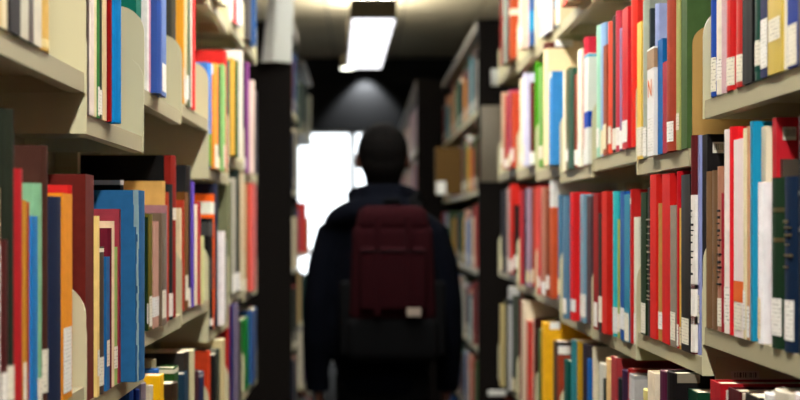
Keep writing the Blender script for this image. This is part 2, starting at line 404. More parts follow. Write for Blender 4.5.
BOOKS = []
def make_book(side, r, Z, t, H, zsh, col, o, d=None):
    """a hardback standing with its spine to the aisle; root at the near foot of the spine"""
    d = d or R.uniform(0.15, 0.19)
    if side > 0: root = empty('book', (r, Z, zsh), 0)
    else: root = empty('book', (-r, Z + t, zsh), math.pi)
    gloss = o.get('gloss', R.random() < 0.35)
    me, bul = book_cover_mesh(d, t, H, not o.get('flat', R.random() < 0.4))
    c = link('cover', me, M['gloss' if gloss else 'cloth'], root); c.color = lin(col)
    b = min(0.0026, t * 0.2); ins = 0.003 if not gloss else 0.0008
    MB().box(bul + b, d - (0.004 if not gloss else 0.001), b, t - b, ins, H - ins).build('page_block', M['pages'], root)
    def zz(yp): return min(max(CAMZ + (VY - yp) * (Z + t / 2) / F - zsh, 0.002), H - 0.002)
    def wrap(z0, z1, name, mat, colr=None, cover=0.012, e=0.0005, u0=0.0, u1=1.0):
        if z1 - z0 < 0.004: return
        n = 6; pts = [(bul + cover, -e)] if u0 == 0 else []
        for i in range(n + 1):
            u = u0 + (u1 - u0) * i / n; pts.append((bul * (1 - math.sin(math.pi * u)) - e, -e + (t + 2 * e) * u))
        if u1 == 1: pts.append((bul + cover, t + e))
        mb = MB(); N = len(pts)
        for z in (z0, z1):
            for p in pts: mb.v.append((p[0], p[1], z))
        for i in range(N - 1): mb.f.append((i, i + 1, N + i + 1, N + i))
        w = mb.build(name, mat, root)
        if colr: w.color = lin(colr)
        return w
    lab = o.get('lab')
    if lab == 1:
        z0 = R.choice((0.003, 0.006, 0.012, 0.02)); z1 = z0 + R.choice((0.028, 0.034, 0.04, 0.05))
        lc = R.choice(('#f2efe8', '#ece6d4', '#e9dcb8', '#e4e4e2', '#f2efe8')); ua = R.choice((0.0, 0.0, 0.1, 0.2)); ub = R.choice((1.0, 1.0, 0.85))
        if R.random() < 0.85: wrap(z0, z1, 'spine_label', M['label'], lc, cover=0.004, u0=ua, u1=ub)
    elif lab: wrap(zz(lab[1]), zz(lab[0]), 'spine_label', M['label'], R.choice(('#f2efe8', '#ece6d4')), cover=0.004, u0=0.1, u1=0.92)
    if 'spine' in o: wrap(0.0, H, 'spine_cloth', M['cloth'], o['spine'], 0.012, 0.0003)
    for (ya, yb, hx) in o.get('bands', ()): wrap(zz(yb), zz(ya), 'colour_band', M['cloth'], hx, 0.05, 0.0003)
    near = -0.0006 if side > 0 else t + 0.0006
    for (xa, xb, ya, yb, mk) in o.get('sticker', ()):       # on the cover that faces along the aisle
        la, lb = sorted((abs(xa - VX) * Z / F - r, abs(xb - VX) * Z / F - r))
        la = max(la, 0.008); lb = min(lb, d - 0.004)
        z1, z0 = [CAMZ + (VY - q) * Z / F - zsh for q in (ya, yb)]
        if lb > la: MB().box(la, lb, near - 0.0004, near + 0.0004, z0, z1).build('sticker', M[mk], root)
    if 'title' in o:                                        # worn, unreadable print on the spine
        ya, yb, mk = o['title']; za, zb = zz(yb), zz(ya); mb = MB(); z = za; rr = random.Random(int(Z * 1e4))
        while z < zb:
            hh = rr.uniform(0.0025, 0.006); w0 = rr.uniform(0.1, 0.35) * t; w1 = rr.uniform(0.55, 0.9) * t
            xx = -0.0005
            mb.box(xx, 0.003, w0, w1, z, z + hh * 0.6); z += hh + rr.uniform(0.002, 0.01)
        mb.build('spine_title', M[mk], root)
    if 'bar' in o:                                          # gilt rules across the spine
        for yb, mk in o['bar']:
            z = zz(yb); wrap(z, z + 0.005, 'gilt_rule', M[mk], cover=0.0, e=0.0004)
    if 'letter' in o:
        ch, yb, size, mk = o['letter']
        cu = bpy.data.curves.new('letter', 'FONT'); cu.body = ch; cu.size = size; cu.align_x = 'CENTER'; cu.extrude = 0.0002
        tmp = bpy.data.objects.new('tmp', cu); COL.objects.link(tmp)
        dg = bpy.context.evaluated_depsgraph_get(); dg.update()
        lm = bpy.data.meshes.new_from_object(tmp.evaluated_get(dg)); bpy.data.objects.remove(tmp); bpy.data.curves.remove(cu)
        lo = link('spine_letter', lm, M[mk], root)
        lo.scale = (min(1.0, t * 0.9 / (size * 0.75)) , 1, 1)
        lo.rotation_euler = (math.pi / 2, 0, -math.pi / 2); lo.location = (-0.0012, t / 2, zz(yb))
    BOOKS.append(dict(root=root, side=side, col=col, t=t, H=H, key=o.get('key'), name=o.get('name')))
    return root

SHELF_SEQ = {}; DBG = False
def fill(side, row, bay, items):
    X = RX if side > 0 else LX; B = RB if side > 0 else LB; H_ = (RSH if side > 0 else LSH)[row]
    k = bay + 2 if side > 0 else bay + 3
    zsh = CAMZ + H_[k] + 0.0003; Z = START.get((side, row, k), B[k]) + (0.0105 if (side, row, k) in START else 0.0075); Zend = B[k + 1] - 0.0075
    seq = []
    for it in items:
        xf, yt, col = it[:3]; o = dict(it[3]) if len(it) > 3 else {}
        lat = abs(xf - VX)
        t = (X - 0.004) * F / lat - Z
        t = o.get('t', min(max(t, o.get('tmin', 0.011)), o.get('tmax', 0.052)))
        if Z + t > Zend: t = Zend - Z
        if t < 0.007: print('no room', side, row, bay, xf); continue
        r = (Z + t) * lat / F
        lo = X - 0.07
        if side < 0 or True: r = min(max(r, lo), X + 0.06)
        if yt is None: H = R.uniform(0.235, 0.285)
        else: H = CAMZ + (VY - yt) * Z / F - zsh
        up = [(RSH if side > 0 else LSH)[q][k] for q in ('AA', 'A', 'B', 'C', 'D', 'E')]
        i = ['AA', 'A', 'B', 'C', 'D', 'E'].index(row)
        room = (up[i - 1] - up[i] - LIP - 0.004) if i > 0 and not o.get('free') else 0.34
        H = min(max(H, 0.14), room)
        b = make_book(side, r, Z, t, H, zsh, col, o, d=min(R.uniform(0.15, 0.19), X + DEPTH - 0.055 - r))
        BOOKS[-1]['shelf'] = (side, row, bay); seq.append(BOOKS[-1])
        Z += t + R.uniform(0.0006, 0.0016)
    SHELF_SEQ[(side, row, bay)] = seq
    for i_ in seq: print(i_['root'].name, side, row, bay, i_['col'], round(i_['t'], 3), round(i_['H'], 3), [round(q, 3) for q in i_['root'].location]) if DBG else None

L1 = {'lab': 1}
def S(*a): return {'sticker': a}
# --- walker's right, upper shelf
fill(1, 'A', 0, [(798, None, '#6d625a'), (787, None, '#0d3c94', {'lab': (24, 66)}), (782.5, None, '#e6e0cc', L1),
    (767.5, None, '#d0b858', {'lab': (18, 40)}), (760, None, '#20285c', {'lab': (19, 68)}), (752, None, '#175448', {'lab': (41, 66), 'bands': ((66, 72, '#175448'),)}),
    (742, None, '#121010'), (733, None, '#cc3a34', {'lab': (55, 82)}), (723, None, '#d01c20', {'lab': (58, 86)}),
    (720.5, None, '#d6b8bc'), (714, None, '#ece6d6', L1), (708.8, None, '#2f58ac', {'lab': (58, 92)})])
fill(1, 'A', 1, [(681, -14, '#4f6a3c', {'t': .036}), (676, -10, '#aeb070', {'lab': (113, 130)}), (664, -12, '#ab4c34', {'lab': (122, 142)}),
    (662.5, 60, '#b02c48'), (657.5, 38, '#0c6fae', {'flat': True}), (647, 46, '#efeeea', {'letter': ('N', 97, .042, 'orange'), 'flat': True, 'lab': (118, 152), 'bands': ((50, 69, '#b09478'),)}), (654, 3, '#a9b6e0', {'t': .02}),
    (649, 8, '#39444a'), (641, -2, '#a7ae9f', {'lab': 1}), (637, 21, '#ecca66', L1)])
be = empty('bookend', (0.4905, 1.9475, CAMZ + .115 + 0.0003)); tag(be, 'tan metal bookend with rounded corner against the green book, upper shelf', 'bookend')
pp = [(0, 0), (0.13, 0), (0.13, 0.183), (0.028, 0.183)] + [(0.028 + 0.028 * math.cos(math.pi / 2 + math.pi / 2 * i / 6), 0.155 + 0.028 * math.sin(math.pi / 2 + math.pi / 2 * i / 6)) for i in range(1, 7)]
MB().prism(pp, 'y', 0, 0.0022).build('plate', M['bookend'], be)
fill(1, 'A', 2, [(629, -12, '#e2301f', {'gloss': True}), (622, 6, '#d02432', L1), (617.5, 26, '#94789a', L1), (614.5, 10, '#c84a5c', L1), (611, 15, '#46443c', L1),
    (606.5, 20, '#d85a40', L1), (603, 44, '#9c5438', L1), (599, 22, '#94b4d8', {'lab': 1}), (595, 24, '#a6d4bc', L1)])
fill(1, 'A', 3, [(584, 53, '#e2e4de', {'bands': ((54, 58, '#58b4d4'), (112, 128, '#1450ac')), 'lab': 1}), (582, 36, '#c82c48', L1), (577.5, 48, '#ecead6', L1),
    (573, 73, '#8e4430', L1), (569, 68, '#33604e', L1), (565.5, 67, '#6c6c48', L1), (561.8, 70, '#f0e8d0', L1)])
fill(1, 'A', 4, [(549, 71, '#4796d2', {'lab': (70, 78)}), (542, 41, '#f4e2b8', {'tmax': .07, 'bands': ((41, 50, '#6c3c34'),), 'sticker': ((555, 573, 39.5, 46.5, 'signw'),), 'lab': 1}), (538.5, 66, '#7fae60', L1)])
fill(1, 'A', 5, [(534.5, 62, '#58a81c', L1), (529, 82, '#6a2c30', L1), (522, 73, '#cfcfe6', L1), (518.8, 78, '#e8dcc0', L1)])
fill(1, 'A', 6, [(510.5, 92, '#c4502c', L1), (508, 90, '#b85474', L1), (504, 95, '#b44c48', L1), (500.5, 92, '#c8a890', L1)])
# --- walker's right, top shelf
fill(1, 'AA', 3, [(577, None, '#f0dcc0'), (570, None, '#e45a60', L1), (566, None, '#f2e2cc', L1), (562, None, '#e0705c')])
fill(1, 'AA', 4, [(557.3, None, '#f0ece4', L1), (555, None, '#9cc0dc', L1), (551.5, None, '#7a5a34'), (546.5, None, '#d8dade', L1), (542.5, None, '#c0b8d8', L1), (537.5, None, '#e8ece2', L1)])
fill(1, 'AA', 5, [(534.5, None, '#e4e0d0'), (528, None, '#225c94', {'bands': ((12, 32, '#2c90b8'),)}), (518.6, None, '#ecd0bc', L1)])
fill(1, 'AA', 6, [(509, None, '#b8582f', {'bands': ((10, 16, '#e4d4bc'),)}), (506.5, None, '#2e3034'), (502.5, None, '#9aa398'), (499.2, None, '#7e2a20')])
# --- walker's right, middle shelf
fill(1, 'B', 0, [(794, 113, '#161616', {'bar': ((195, 'gold'), (232, 'gold')), 't': .05}), (780.5, 176, '#17304c', {'lab': (300, 340), 'title': (212, 268, 'gold'), 'flat': False}),
    (767.5, 177, '#22402a', {'lab': (298, 335), 'bar': ((212, 'gold'), (242, 'gold')), 'flat': False, 't': .045}), (780, 159, '#4e463e', {'t': .012}),
    (772, 117, '#bc2432', {'sticker': ((781, 796, 127, 140, 'barcode'),), 't': .016}),
    (756.5, 182, '#f0f0f2', {'lab': 1}), (761, 126, '#ece2c8', {'t': .02}), (750, 121, '#0c94ba', {'flat': True}), (746, 126, '#cca27e', L1), (743, 128, '#e8dcb8', L1),
    (733.5, 138, '#f0e2e0', {'bands': ((281, 302, '#e0722c'),), 'lab': (303, 330), 'flat': True}), (727, 126, '#e4242e'), (722.5, 129, '#f0e6e0', L1),
    (720.5, 193, '#a82c3c'), (716, 166, '#b4846e', {'title': (210, 285, 'ink'), 'lab': (298, 326)}), (710, 170, '#82664a', {'flat': False}), (703.8, 171, '#86694c', {'flat': False})])
fill(1, 'B', 1, [(702, 134, '#1b181a', {'sticker': ((710, 724, 142, 153, 'barcode'),), 't': .028, 'free': 1}), (697.6, 135, '#9ca4d4', {'lab': (295, 323), 'free': 1}), (689.8, 135, '#6a2428', {'free': 1, 'tmax': .026, 'bands': ((195, 352, '#f2eee6'), (284, 289, '#782630'), (316, 324, '#8a3430')), 'title': (210, 275, 'ink')}),
    (681, 174, '#1c1c1e', {'lab': (318, 344)}), (678.5, 208, '#d8b460', L1), (676, 171, '#c4182a', L1), (670, 205, '#968a7c', {'lab': (312, 340)}), (662, 173, '#cc201e', {'gloss': False}),
    (656, 203, '#c08c50', L1), (650, 174, '#d0281e'), (646, 187, '#4a4644', {'title': (215, 300, 'taupe'), 'lab': 1}), (640.6, 192, '#1a3a16', {'lab': (303, 333)})])
fill(1, 'B', 2, [(632.5, 217, '#e2e2d2', {'lab': 1, 't': .03}), (630, 189, '#c82824', {'lab': (198, 204)}), (624, 194, '#2c8ea8', {'lab': (313, 341)}), (620, 191, '#1260a8', L1), (615.8, 219, '#a2b054', L1),
    (611, 191, '#38b2b8', {'lab': 1}), (601.7, 191, '#cc2c1e'), (596.7, 213, '#3c3632', {'lab': (296, 322)}), (593.2, 193, '#961c1c', L1)])
fill(1, 'B', 3, [(586.5, 196, '#5c4a50', L1), (579.8, 194, '#80a8ba', L1), (570, 192, '#d81e20', {'lab': 1}), (561.5, 196, '#5e86a0', {'lab': 1})])
fill(1, 'B', 4, [(557.5, 195, '#58829e', L1), (549.5, 207, '#c45e36'), (549, 180, '#cfd0ce', {'t': .03, 'flat': False}), (545, 190, '#84462e', L1), (541, 187, '#b8806a', L1), (537.5, 186, '#cc504c', L1)])
fill(1, 'B', 5, [(534, 188, '#d25c52', L1), (530.5, 187, '#7c3c26', L1), (526, 188, '#a890a4', L1), (523.5, 190, '#2c2c44', L1), (518.8, 190, '#b83c44', L1)])
fill(1, 'B', 6, [(513, 205, '#241c18', L1), (509.5, 184, '#c83024', L1), (506.5, 188, '#b8a09c', L1), (500.5, 190, '#3c3e44', L1)])
# --- walker's right, lower shelf
fill(1, 'C', 0, [(790, 398, '#ece0e0'), (770, 394, '#d8d0c0'), (760, 397, '#f0ecec'), (745, 398, '#302c2a'), (742, 396, '#e8dcc8'), (728, 392, '#5a1c22'), (710, 384, '#b01c26', {'sticker': ((716, 737, 390, 400, 'barcode'),), 't': .05})])
fill(1, 'C', 1, [(688, 393, '#0e4c34'), (664, 371, '#1a1416', {'sticker': ((674, 700, 374, 383, 'taupe'),), 't': .05}), (657, 373, '#5e1c46'), (647.5, 374, '#ecdfc8', {'flat': True}),
    (640.5, 392, '#d8cc8c')])
fill(1, 'C', 2, [(629, 376, '#a8a8a8', {'bands': ((378, 400, '#c4c2c2'),)}), (627, 369, '#a81820'), (620, 372, '#40244a'), (616, 380, '#20242a'), (611, 358, '#b4484c'), (604.5, 360, '#ecca94'), (603, 380, '#22302c'), (597.5, 365, '#d8d6ca')])
fill(1, 'C', 3, [(592.3, 347, '#e6dec4'), (587, 360, '#1468b0'), (581, 345, '#3c343e'), (575.5, 343, '#c09a16'), (569.7, 341, '#3a8e98'), (564, 361, '#0c5e54')])
fill(1, 'C', 4, [(557, 357, '#a64c30'), (552, 342, '#4c4242', {'sticker': ((556, 572, 346, 354, 'signw'),)}), (541.5, 323, '#f4be26', {'tmax': .06, 'sticker': ((550, 560, 322, 329, 'signw'),)}), (538, 330, '#4c6c34')])
fill(1, 'C', 5, [(534, 318, '#4c2418'), (531, 321, '#d49a8c'), (527, 322, '#c82c18'), (524.5, 321, '#d8a894', L1), (521, 301, '#e4d8c0'), (518.6, 300, '#7e3430')])
fill(1, 'C', 6, [(512, 296, '#4c5248', L1), (507, 287, '#b4b4b4', {'bands': ((299, 304, '#2c3a48'),)}), (504, 300, '#5c5c48'), (499.5, 305, '#b8aa7c')])
# --- walker's left, upper shelf
fill(-1, 'A', -1, [(2, None, '#d8be86'), (10.5, None, '#eadfbc'), (21, None, '#2c2628'), (29, None, '#cfcbb8'), (34, None, '#4a3a34'), (42, None, '#dcd6c4'), (53, None, '#dcb768', {'bands': ((40, 48, '#ecd9a0'),)})])
fill(-1, 'A', 0, [(89.5, None, '#4c3a32'), (94.5, None, '#ebdcd4'), (98.3, None, '#e6deb4'), (100.5, None, '#4c9054', L1), (103, None, '#2c3a30', L1), (107, None, '#e4c8a0'), (113, None, '#900a0c', {'t': .018}), (123, None, '#0c8ccc', {'t': .03, 'flat': False})])
fill(-1, 'A', 1, [(141.5, None, '#0a7e6c', {'t': .05}), (149.5, None, '#f2eeec'), (151.2, None, '#dca0b4'), (163, None, '#3a62b0', {'t': .03, 'flat': False}), (166.5, None, '#6c86bc', {'lab': (64, 92)})])
fill(-1, 'A', 2, [(177.3, None, '#4c4a3c', {'t': .04}), (184.5, None, '#f4b22c', {'lab': (68, 98)}), (187, None, '#e6dcbc', L1), (189, None, '#8a8a60', L1), (191, None, '#2c5a46'), (192.5, None, '#f0ece0'), (196.7, None, '#e63a36')])
fill(-1, 'A', 3, [(212.5, 62, '#4a8cd6', {'bands': ((134, 168, '#6c9a30'),)}), (219, 63, '#f4a24c', {'lab': (145, 168), 'sticker': ((211, 217, 64, 74, 'signw'),)}), (221, 66, '#4c3a26', {'lab': 1}), (225.8, 64, '#98c884', {'lab': (145, 168)}), (228, 50, '#c8302c')])
fill(-1, 'A', 4, [(230.3, 60, '#44766c'), (235, 58, '#e0b44c', {'lab': 1}), (238.5, 60, '#1c5a24'), (243, 50, '#e8e2d8', {'lab': 1})])
fill(-1, 'A', 5, [(246, 60, '#26242c', {'lab': 1}), (250, 62, '#8c4c8c'), (255.5, 80, '#e0ccc0'), (257.5, 90, '#302c3c')])
# --- walker's left, top shelf
fill(-1, 'AA', 2, [(196, None, '#b4b08c'), (207, None, '#d8cfa8')])
fill(-1, 'AA', 3, [(213, None, '#e8e0c0'), (217, None, '#8c2424', {'tmax': .03}), (222, None, '#ece4c8'), (227.5, None, '#efe8cc')])
fill(-1, 'AA', 4, [(231.5, None, '#f0dcae'), (233.5, None, '#f4ece4'), (238, None, '#e0605c'), (242.6, None, '#e6e2ea')])
fill(-1, 'AA', 5, [(253, None, '#4e4a48', {'t': .16}), (256.5, None, '#2c5c90')])
# --- walker's left, middle shelf
fill(-1, 'B', -1, [(4, 187, '#d8b494', {'lab': (245, 400)}), (10, 240, '#5c2a2a', {'lab': (372, 400)}), (16.5, 108, '#30362a', {'lab': (365, 400), 'tmax': .06}), (26, 168, '#bc2c34'), (27.5, 200, '#c8963a', {'lab': (362, 400)}), (30.5, 202, '#a8522c'),
    (38, 216, '#0a86c8', {'gloss': True}), (44.5, 183, '#8cbc98', {'lab': 1}), (50, 145, '#54342a', {'lab': (349, 392)}), (65, 196, '#283450', {'sticker': ((54, 64, 201, 206, 'taupe'),)}), (72.5, 193, '#e89c26', {'lab': (327, 392), 'flat': True}), (73.5, 185, '#c82c2c', {'t': .015})])
fill(-1, 'B', 0, [(94, 174, '#70281f', {'t': .052, 'key': 'maroon'}), (99.7, 216, '#f2d48c', {'lab': (350, 376), 'flat': True}), (106.5, 247, '#5a4c40', {'bands': ((247, 252, '#e4dcc8'),), 'lab': 1}), (110, 257, '#2a6ca0', {'lab': (340, 366)}),
    (113, 228, '#741c34'), (115.5, 221, '#ecd2b4'), (119, 247, '#a6ba74', {'lab': (346, 368)}), (121, 209, '#a44452'),
    (148, 190, '#2f6e9e', {'t': .082, 'flat': False, 'gloss': False, 'key': 'blue'})])
fill(-1, 'B', 1, [(124.5, 179, '#16161c', {'t': .018, 'bands': ((179, 185, '#f4f0ec'),)}), (148.6, 217, '#1c3a1e', {'lab': 1}), (152.5, 214, '#726c10', {'lab': (296, 326)}), (159, 221, '#c49c8c', {'lab': 1}), (166.5, 213, '#7c6c5a', {'lab': (290, 318)}), (169, 205, '#a87c84'),
    (166, 181, '#d8b06c', {'t': .02}), (169.5, 192, '#b45034'), (174.5, 184, '#1e2e30', {'lab': (293, 316), 'bands': ()}), (177.5, 155, '#141010', {'t': .05, 'flat': False, 'spine': '#94281c', 'lab': (208, 220)})])
fill(-1, 'B', 2, [(182, 208, '#eedcb8'), (184.5, 200, '#c04428'), (188.5, 192, '#7c5420', {'lab': (275, 300)}), (192, 165, '#1c1c20', {'lab': 1}), (194.5, 181, '#6c50b8'), (197.5, 204, '#eee0c4'), (202, 202, '#b82834'), (205.5, 236, '#d2d4a0')])
fill(-1, 'B', 3, [(214.5, 218, '#1a1a1a', {'bands': ((222, 236, '#505050'), (258, 290, '#4c4a48')), 'lab': (318, 325), 'tmax': .07}), (215.5, 194, '#f0701c', {'bands': ((202, 214, '#e2e6da'),)}), (219, 183, '#24304c'), (225.3, 231, '#f2ecec', {'flat': True}), (227.5, 240, '#80806a')])
fill(-1, 'B', 4, [(233, 182, '#7e8064', {'tmax': .1}), (236, 178, '#b8b4a8', L1), (240.5, 170, '#26342e', L1), (242.8, 172, '#d8c4a4', L1)])
fill(-1, 'B', 5, [(247, 172, '#ccb494', L1), (249, 174, '#b06038'), (256.5, 173, '#e0685e', {'tmax': .16})])
# --- walker's left, lower shelf
fill(-1, 'C', -1, [(60, 410, '#6c2c2c'), (80, 415, '#344c6c')])
fill(-1, 'C', 0, [(100, 404, '#6a6258'), (112, 410, '#8a3a34'), (122, 408, '#2c4a3c'), (128, 409, '#c8b890')])
fill(-1, 'C', 1, [(134.5, 391, '#2a56a6', {'t': .022}), (140.5, 390, '#1c3a84', {'t': .02}), (147.5, 384, '#8c808c', {'t': .03}), (154, 386, '#d8cdb4', {'t': .02}), (164, 376, '#fac80c', {'t': .04, 'flat': True}), (160.5, 370, '#3a70b4', {'t': .03}), (157.5, 360, '#b4ac8c', {'t': .03}), (179.5, 384, '#42301f'), (178.5, 368, '#2e5a24', {'bands': ((368, 372, '#e0dcc8'),)})])
fill(-1, 'C', 2, [(188, 374, '#2c4a60'), (190.5, 353, '#3a3634'), (196, 351, '#d4cfac', {'flat': False}), (199, 372, '#50202c'), (205.3, 373, '#26345c', {'bands': ((373, 376, '#b0a8ac'),)})])
fill(-1, 'C', 3, [(211, 352, '#cc4c26'), (217, 355, '#181a1c'), (221, 350, '#565c50'), (226, 340, '#d8c89c')])
fill(-1, 'C', 4, [(229.5, 283, '#b03028', {'tmax': .07}), (235, 292, '#2a2a6c', {'tmax': .1}), (239.5, 300, '#80768c'), (242.6, 322, '#4c4a3c')])
fill(-1, 'C', 5, [(250.5, 320, '#12843a', {'tmax': .2}), (256.6, 310, '#345c94', {'tmax': .16})])

# worn lighter stripe down the hinge of the big blue volume
for b in BOOKS:
    if b['key'] == 'blue':
        mb = MB(); rr = random.Random(3); z = 0.0; H = b['H']; t = b['t']
        n = 26
        for i in range(n):
            z0, z1 = H * i / n, H * (i + 1) / n
            w = 0.0010 + 0.0014 * rr.random() + (0.003 if i > n * 0.8 else 0)
            off = rr.uniform(-0.0006, 0.0006)
            mb.box(0.0002 + off, 0.0002 + off + w * 1.6, t - 0.0005, t + 0.0004, z0, z1)
        w = mb.build('worn_hinge', M['cloth'], b['root']); w.color = lin('#8fa9b2'); b['name'] = 'thick worn blue volume'

# labels: look, neighbour, shelf and bay counted from the cross aisle
ROWN = {'AA': 'top', 'A': 'upper', 'B': 'middle', 'C': 'lower'}
ORD = ['first', 'second', 'third', 'fourth', 'fifth', 'sixth', 'seventh', 'eighth']
used = {}
for (side, row, bay), seq in SHELF_SEQ.items():
    nb = (6 - bay) if side > 0 else (5 - bay)
    ths = sorted(b['t'] for b in seq)
    hs = sorted(b['H'] for b in seq)
    for i, b in enumerate(seq):
        cn = b['name'].replace(' volume', '') if b['name'] else colour_name(b['col'])
        adj = ''
        if not b['name']:
            if b['H'] == hs[-1] and len(seq) > 2: adj = 'tallest '
            elif b['H'] == hs[0] and len(seq) > 2: adj = 'shortest '
            elif b['t'] == ths[-1]: adj = 'thick '
            elif b['t'] < 0.016: adj = 'thin '
        cands = [seq[j] for j in (i + 1, i - 1) if 0 <= j < len(seq)]
        tail = '%s shelf, %s bay from cross aisle, walker\'s %s' % (ROWN[row], ORD[nb], 'right' if side > 0 else 'left')
        opts = ['%s%s book beside %s one, %s' % (adj, cn, colour_name(q['col']).split()[-1], tail) for q in cands] or ['%s book alone on %s' % (cn, tail)]
        opts += ['%s book beside %s one, %s' % (cn, colour_name(q['col']).split()[-1], tail) for q in cands]
        if len(cands) == 2: opts += ['%s book between %s and %s ones, %s' % ((cn.split()[-1],) + tuple(colour_name(q['col']).split()[-1] for q in cands) + (tail,))]
        lab = next((x for x in opts if x not in used), opts[0])
        used[lab] = used.get(lab, 0) + 1
        tag(b['root'], lab, 'book', "books on the %s shelves on the walker's %s" % (ROWN[row], 'right' if side > 0 else 'left'))
print('BOOKS', len(BOOKS), 'dup labels', [k for k, v in used.items() if v > 1])

# ------------------------------------------------------------------ the rest of the books, too many to take one by one
PALETTE = ['#c42a26', '#7a2a28', '#e6dcc0', '#efece4', '#26344c', '#2c5c90', '#3a8e98', '#33604e', '#55703f', '#c8963a', '#e0b44c', '#82664a', '#4c3a32', '#242220', '#a8a8a0', '#94b4d8', '#b84c48', '#d8a894', '#6a5a80', '#8a4c34']
class Many:
    def __init__(self): self.mb = MB(); self.c = []
    def add(self, *a, col):
        self.mb.box(*a); self.c += [col] * 8
    def build(self, name):
        me = bpy.data.meshes.new(name); me.from_pydata(self.mb.v, [], self.mb.f); me.update()
        ca = me.color_attributes.new('Col', 'FLOAT_COLOR', 'POINT')
        for i, c in enumerate(self.c): ca.data[i].color = lin(c)
        return link(name, me, M['many'])
many = Many()
def run(side, X, y0, y1, zs, pal=PALETTE, hmax=0.28, tk=(0.015, 0.05), jit=0.02, gap=None):
    Y = y0
    while Y < y1 - 0.012:
        if gap and Y < gap[1] and Y + 0.06 > gap[0]: Y = gap[1]
        t = min(R.uniform(*tk), y1 - Y); h = R.uniform(0.19, hmax); x0 = X + R.uniform(-0.012, jit); x1 = x0 + R.uniform(0.13, 0.17)
        c = R.choice(pal)
        many.add(*sorted((side * x0, side * x1)), Y, Y + t - 0.001, zs, zs + h, col=c)
        many.add(*sorted((side * (x0 - 0.0006), side * (x0 + 0.006))), Y + 0.0005, Y + t - 0.0015, zs + 0.01, zs + 0.055, col='#e2dccc')
        Y += t
for side, X, B, HH in ((1, RX, RB, RSH), (-1, LX, LB, LSH)):
    off = 2 if side > 0 else 3
    for row in HH:
        for k in range(len(B) - 1):
            if (side, row, k - off) in SHELF_SEQ: continue
            run(side, X, B[k] + 0.008, B[k + 1] - 0.008, CAMZ + HH[row][k] + 0.0005, hmax=0.26)

# ------------------------------------------------------------------ stacks beyond the cross aisle
def far_stack(side, X, y0, y1, ztop, rows, label, width=0.56, nbay=2, fillbooks=True, pal=PALETTE, back=True, skip=(), tk=(0.02, 0.06), trim=True):
    e = empty('book_stack', (side * X, y0, 0)); tag(e, label, 'shelving', 'dark-ended book stacks')
    q = lambda a, b: sorted((side * a, side * b))
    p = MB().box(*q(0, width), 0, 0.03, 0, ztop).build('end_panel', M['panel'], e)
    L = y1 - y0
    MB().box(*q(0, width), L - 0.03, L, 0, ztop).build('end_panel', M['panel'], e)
    if back: MB().box(*q(0.27, 0.275), 0.03, L - 0.03, 0.05, ztop).build('back_panel', M['steel_dark'], e)
    MB().box(*q(-0.005, width), 0.03, L - 0.03, ztop - 0.04, ztop).build('canopy', M['trimgrey'], e)
    MB().box(*q(0.01, width - 0.02), 0.03, L - 0.03, 0, 0.08).build('base', M['steel'], e)
    for i in range(1, nbay):
        yy = L * i / nbay
        MB().box(*q(0.22, 0.26), yy - 0.012, yy + 0.012, 0.08, ztop - 0.04).build('upright', M['steel'], e)
    for j, z in enumerate(rows):
        MB().box(*q(0, 0.22), 0.03, L - 0.03, z - 0.024, z).build('shelf', M['steel'], e)
        if fillbooks and j not in skip: run(side, X + 0.004, y0 + 0.035, y1 - 0.035, z + 0.0005, pal, tk=tk, gap=(6.58, 6.71) if (side > 0 and y0 < 6 and j == 1) else None)
    return e
ROWZ = [CAMZ + a for a in (0.50, 0.155, -0.19, -0.53, -0.87, -1.24)]
PALE_LIT = ['#e8dcd4', '#efe8e4', '#e0c0b8', '#d89088', '#f0ece8', '#c8b8c0', '#c86058', '#b0a8b8', '#e4d8c8']  # pinkish whites: light falling on these books is put into their colours
far_stack(1, 0.485, 5.56, 8.1, CAMZ + 0.88, ROWZ, "dark-ended book stack beyond the cross aisle on the walker's right, taupe sign on its end")
far_stack(1, 0.328, 8.2, 12.8, CAMZ + 0.92, ROWZ, 'dark-ended book stack closest to the far wall, full of books paled as if lit', pal=PALE_LIT, width=0.5)
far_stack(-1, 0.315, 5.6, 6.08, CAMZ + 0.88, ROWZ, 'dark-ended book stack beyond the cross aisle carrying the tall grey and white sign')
# open-backed case next to the glass door
e = empty('open_bookcase', (-0.35, 7.4, 0)); tag(e, 'open-backed bookcase with a mostly empty middle shelf before the glass door', 'bookcase')
OZ = [CAMZ + 0.545, CAMZ - 0.16, CAMZ - 0.56, 0.45, 0.08]
for yy in (0.0, 1.2):
    for xx in (-0.30, -0.28):
        MB().box(xx, xx + 0.02, yy, yy + 0.02, 0, CAMZ + 0.92).build('upright', M['panel'], e)
for z in OZ: MB().box(-0.28, 0, 0.02, 1.2, z - 0.024, z).build('shelf', M['steel'], e)
MB().box(-0.28, 0, 0.0, 1.22, CAMZ + 0.92, CAMZ + 0.94).build('canopy', M['trimgrey'], e)
run(-1, 0.36, 7.45, 8.55, OZ[0] + 0.0005, ['#b8c0b0', '#c8cabc', '#6a7a70', '#d8d8cc', '#4a5a54'], hmax=0.3)
run(-1, 0.36, 7.75, 8.55, OZ[3] + 0.0005); run(-1, 0.36, 7.45, 8.55, OZ[4] + 0.0005)
mo = many.build('shelved_books')
tag(mo, 'many further books crowding the remaining shelves of all stacks', 'books', kind='stuff')
def far_book(Y, t, zs, h, col, label, x=0.335):
    b = make_book(-1, x, Y, t, h, zs + 0.0004, col, {'flat': True, 'gloss': False}, d=0.17)
    tag(b, label, 'book', 'books in the open bookcase by the glass door')
far_book(7.45, 0.045, OZ[1], 0.29, '#f0605c', 'coral red book on the middle shelf of the open-backed bookcase')
far_book(7.52, 0.05, OZ[1], 0.20, '#e09a30', 'orange book behind the coral one in the open-backed bookcase', 0.325)
